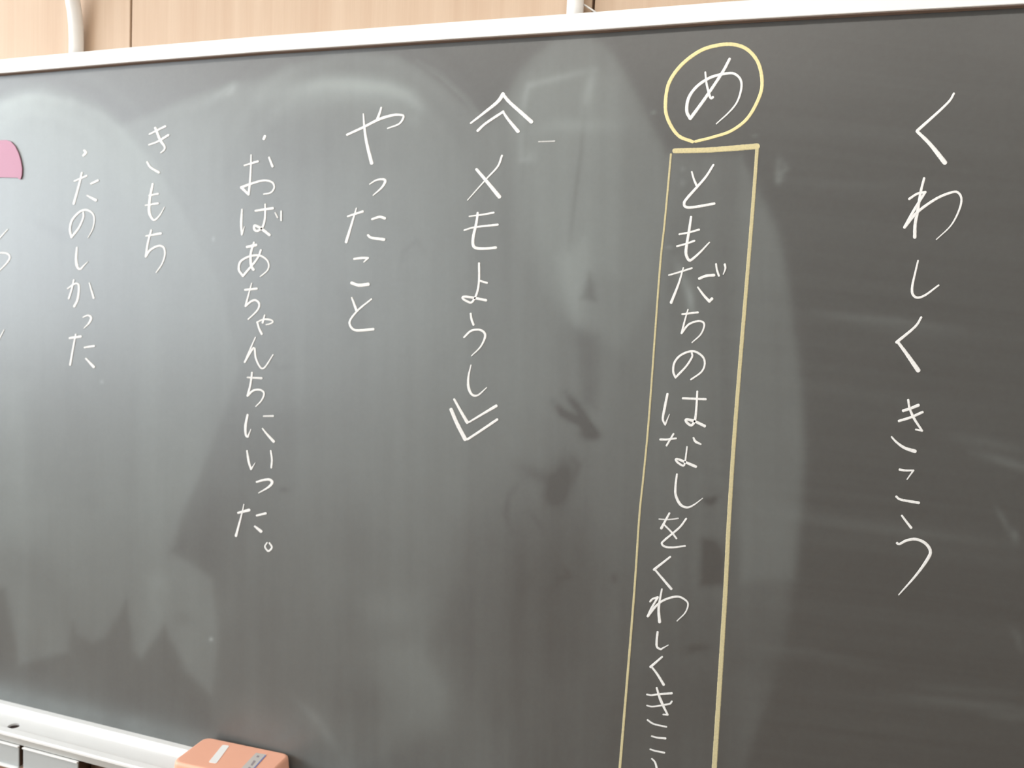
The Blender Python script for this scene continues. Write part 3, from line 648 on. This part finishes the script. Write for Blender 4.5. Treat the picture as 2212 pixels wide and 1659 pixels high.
# small drawers hung below the tray
ZD = FZ - 0.0175
def drawer(xa, xb, label):
    e = empty('small_drawer', ((xa + xb) / 2, -0.05, ZD - 0.042)); tag(e, label, 'drawer', None)
    ox, oy, oz = e.location
    def b(nm, x0, x1, y0, y1, z0, z1, mt, bev=0.0006): return box(nm, x0 - ox, x1 - ox, y0 - oy, y1 - oy, z0 - oz, z1 - oz, mt, e, bev, 1)
    b('front', xa, xb, -0.0750, -0.0725, ZD - 0.040, ZD - 0.0025, M['grey_panel'])
    b('top_edge', xa, xb, -0.0775, -0.0722, ZD - 0.0025, ZD, M['white_metal'], 0.0004)
    b('bottom_edge', xa, xb, -0.0800, -0.0722, ZD - 0.0435, ZD - 0.040, M['white_metal'], 0.0004)
    b('side', xa + 0.001, xa + 0.0035, -0.072, -0.012, ZD - 0.040, ZD - 0.004, M['dark_wood'], 0.0003)
    b('side', xb - 0.0035, xb - 0.001, -0.072, -0.012, ZD - 0.040, ZD - 0.004, M['dark_wood'], 0.0003)
    b('bottom', xa + 0.001, xb - 0.001, -0.072, -0.012, ZD - 0.0435, ZD - 0.0405, M['grey_metal'], 0.0003)
    return e
xA = P(38.5, 1612, -0.077)[0]; xB = P(47.5, 1615, -0.077)[0]; xD = P(166, 1648, -0.077)[0]
drawer(xA - 0.105, xA, 'shallow light grey drawer under the tray, cut off by the left edge')
drawer(xB, xD, 'shallow light grey drawer under the tray, right of the first')
# dark wooden support under the tray
xE = P(222, 1659, -0.06)[0]
wb = empty('tray_bracket', ((xD + xE) / 2, -0.02, 0.70)); tag(wb, 'dark brown wooden bracket holding up the tray beside the drawers', 'bracket')
ox, oy, oz = wb.location
box('upright', xD + 0.004 - ox, xE - ox, -0.050 - oy, YB - 0.0195 - oy, 0.66 - oz, FZ - 0.0175 - oz, M['dark_wood'], wb, 0.001, 1)
box('foot_block', xD - ox + 0.0, xE + 0.01 - ox, -0.058 - oy, YB - 0.0195 - oy, 0.635 - oz, 0.66 - oz, M['dark_wood'], wb, 0.002, 1)

# ------------------------------------------------------------------ orange blackboard eraser lying on the tray
ZT = 0.884
BL = PZ(444.4, 1591, ZT); BR_ = PZ(628, 1629, ZT); FL = PZ(399, 1650.5, ZT)
ex = (BR_ - BL); LX = float(np.hypot(ex[0], ex[1])); ux = ex / LX; uy = np.array([ux[1], -ux[0], 0.0])  # uy points to the viewer
LY = float(np.dot(FL - BL, uy))
er = empty('blackboard_eraser', tuple(BL * [1, 1, 0] + np.array([0, 0, FZ + 0.0027])))
er.rotation_euler = (0, 0, math.atan2(ux[1], ux[0])); bpy.context.view_layer.update()
tag(er, 'orange plastic blackboard eraser with a white slot lying on the chalk tray', 'eraser')
zt = ZT - (FZ + 0.0027)
def rrect(x0, x1, y0, y1, r, n=8):
    out = []
    for cx_, cy_, a0 in ((x1 - r, y1 - r, 0), (x0 + r, y1 - r, 90), (x0 + r, y0 + r, 180), (x1 - r, y0 + r, 270)):
        for k in range(n + 1):
            a = math.radians(a0 + 90 * k / n); out.append((cx_ + r * math.cos(a), cy_ + r * math.sin(a)))
    return out
def eraser_cap():
    bm = bmesh.new(); rings = []
    for (ins, z) in ((-0.0022, 0.016), (-0.0020, 0.019), (-0.0008, zt - 0.006), (-0.0002, zt - 0.0025), (0.0012, zt - 0.0007), (0.0035, zt)):
        rings.append([bm.verts.new((x, y, z)) for x, y in rrect(ins, LX - ins, -LY + ins, -ins, 0.0125)])
    n = len(rings[0])
    for i in range(len(rings) - 1):
        for k in range(n): bm.faces.new((rings[i][k], rings[i][(k + 1) % n], rings[i + 1][(k + 1) % n], rings[i + 1][k]))
    bm.faces.new(rings[0][::-1]); bm.faces.new(rings[-1]); bmesh.ops.recalc_face_normals(bm, faces=bm.faces[:])
    o = bm_obj('cap', bm, M['orange'], er)
    for pl in o.data.polygons: pl.use_smooth = len(pl.vertices) == 4
    return o
eraser_cap()
slab_z('felt_pad', rrect(0.004, LX - 0.001, -LY + 0.020, -0.002, 0.008), 0.0, 0.0162, M['felt'], er)
def loc_top(x, y):
    q = PZ(x, y, ZT) - BL; return (float(np.dot(q, ux)), -float(np.dot(q, uy)))
slot = [loc_top(*q) for q in ((480.7, 1609.1), (495.6, 1610.9), (467.1, 1649.5), (450.2, 1646.8))]
def rounded(poly, r=0.002, n=4):
    out = []
    for i in range(len(poly)):
        p0 = Vector(poly[i - 1]); p1 = Vector(poly[i]); p2 = Vector(poly[(i + 1) % len(poly)])
        a = p1 + (p0 - p1).normalized() * r; b = p1 + (p2 - p1).normalized() * r
        for k in range(n + 1):
            t = k / n; q = a * (1 - t) ** 2 + p1 * 2 * t * (1 - t) + b * t * t; out.append((q.x, q.y))
    return out
slab_z('name_slot', rounded(slot, 0.0035), zt - 0.0002, zt + 0.0004, M['paper'], er)['label'] = 'blank white name slip on the eraser'
st = [loc_top(*q) for q in ((553, 1626.5), (575.5, 1630.3), (530, 1682), (505, 1677))]
stk = slab_z('sticker', rounded(st, 0.001), zt - 0.0002, zt + 0.0004, M['sticker'], er); stk['label'] = 'worn pale sticker with a blue edge'
bl = [loc_top(*q) for q in ((572.5, 1631.8), (574.8, 1632.4), (533, 1680), (530.5, 1679))]
slab_z('printed_line', bl, zt + 0.0004, zt + 0.0006, M['blue'], stk)
for q in (((556, 1632.5), (560.5, 1633.5), (558, 1637), (553.5, 1636)), ((548, 1643), (552.5, 1644.5), (545, 1655), (541, 1653.5)), ((538, 1657), (542, 1658), (533, 1668), (529, 1667))):
    slab_z('printed_mark', [loc_top(*a) for a in q], zt + 0.0004, zt + 0.0006, M['ink'], stk)

# ------------------------------------------------------------------ pink magnet at the left edge
def magnet():
    half = [(4, 303), (14, 302.5), (24, 306), (33, 316), (40, 330), (45, 346), (48, 364), (47.5, 378), (45, 387), (41, 387), (39, 384)]
    pts = half + [(0, 383)] + [(8 - (a - 0), b) for a, b in [(39, 384), (41, 387), (45, 387), (47.5, 378), (48, 364), (45, 346), (40, 330), (33, 316), (24, 306), (14, 302.5)]]
    w_ = [P(a, b, -0.0016) for a, b in pts]
    o = prism_y('magnetic_sheet', [(q[0], q[2]) for q in w_], -0.0024, -0.0006, M['pink'])
    return tag(o, 'flat pink magnet with a domed top stuck on the blackboard at the left edge', 'magnet')
magnet()

# ------------------------------------------------------------------ bent white lamp arms rising from the top rail
def lamp_arm(pxc, pyc, label, brace=False):
    q = P(pxc, pyc, 0.0125); x = q[0]; r = 0.0122; zb = rail_top(x)
    e = empty('lamp_arm', (x, 0.0125, zb)); tag(e, label, 'lamp arm', 'white arms that carry the blackboard lamps')
    zs = 0.030; RB = 0.26; pts = [(0, 0, 0), (0, 0, zs * 0.5), (0, 0, zs)]
    for k in range(1, 15):
        a = math.radians(75) * k / 14; pts.append((0, -RB * (1 - math.cos(a)), zs + RB * math.sin(a)))
    d = (pts[-1][1] - pts[-2][1], pts[-1][2] - pts[-2][2]); l = math.hypot(*d)
    pts.append((0, pts[-1][1] + d[0] / l * 0.45, pts[-1][2] + d[1] / l * 0.45))
    tube('pipe', pts, r, M['white_metal'], e, 24)
    if brace:
        a = P(1266, 13, 0.02) - np.array([x, 0.0125, zb]); b = P(1287, 26.5, 0.02) - np.array([x, 0.0125, zb])
        a2 = a + (a - b) * 0.8
        tube('wire', [tuple(a2), tuple(a), tuple((a + b) / 2), tuple(b)], 0.0014, M['white_metal'], e, 8)
    return e
def board_lamp(x, label):
    e = empty('blackboard_lamp', (x, BLY, BLZ)); tag(e, label, 'lamp', 'lamps over the blackboard')
    box('housing', -0.62, 0.62, -0.05, 0.05, 0.0, 0.035, M['lamp'], e, 0.006)
    box('reflector', -0.60, 0.60, -0.052, -0.046, -0.045, 0.006, M['lamp'], e, 0.001, 1)
    return e
board_lamp(BL_X[0], 'white lamp housing over the left part of the blackboard')
board_lamp(BL_X[1], 'white lamp housing over the middle of the blackboard')
board_lamp(BL_X[2], 'white lamp housing over the right part of the blackboard')
lamp_arm(165, 110, 'white bent lamp arm above the rail at the left')
lamp_arm(1242, 25, 'white lamp arm above the rail near the middle, beside a wooden panel seam', True)
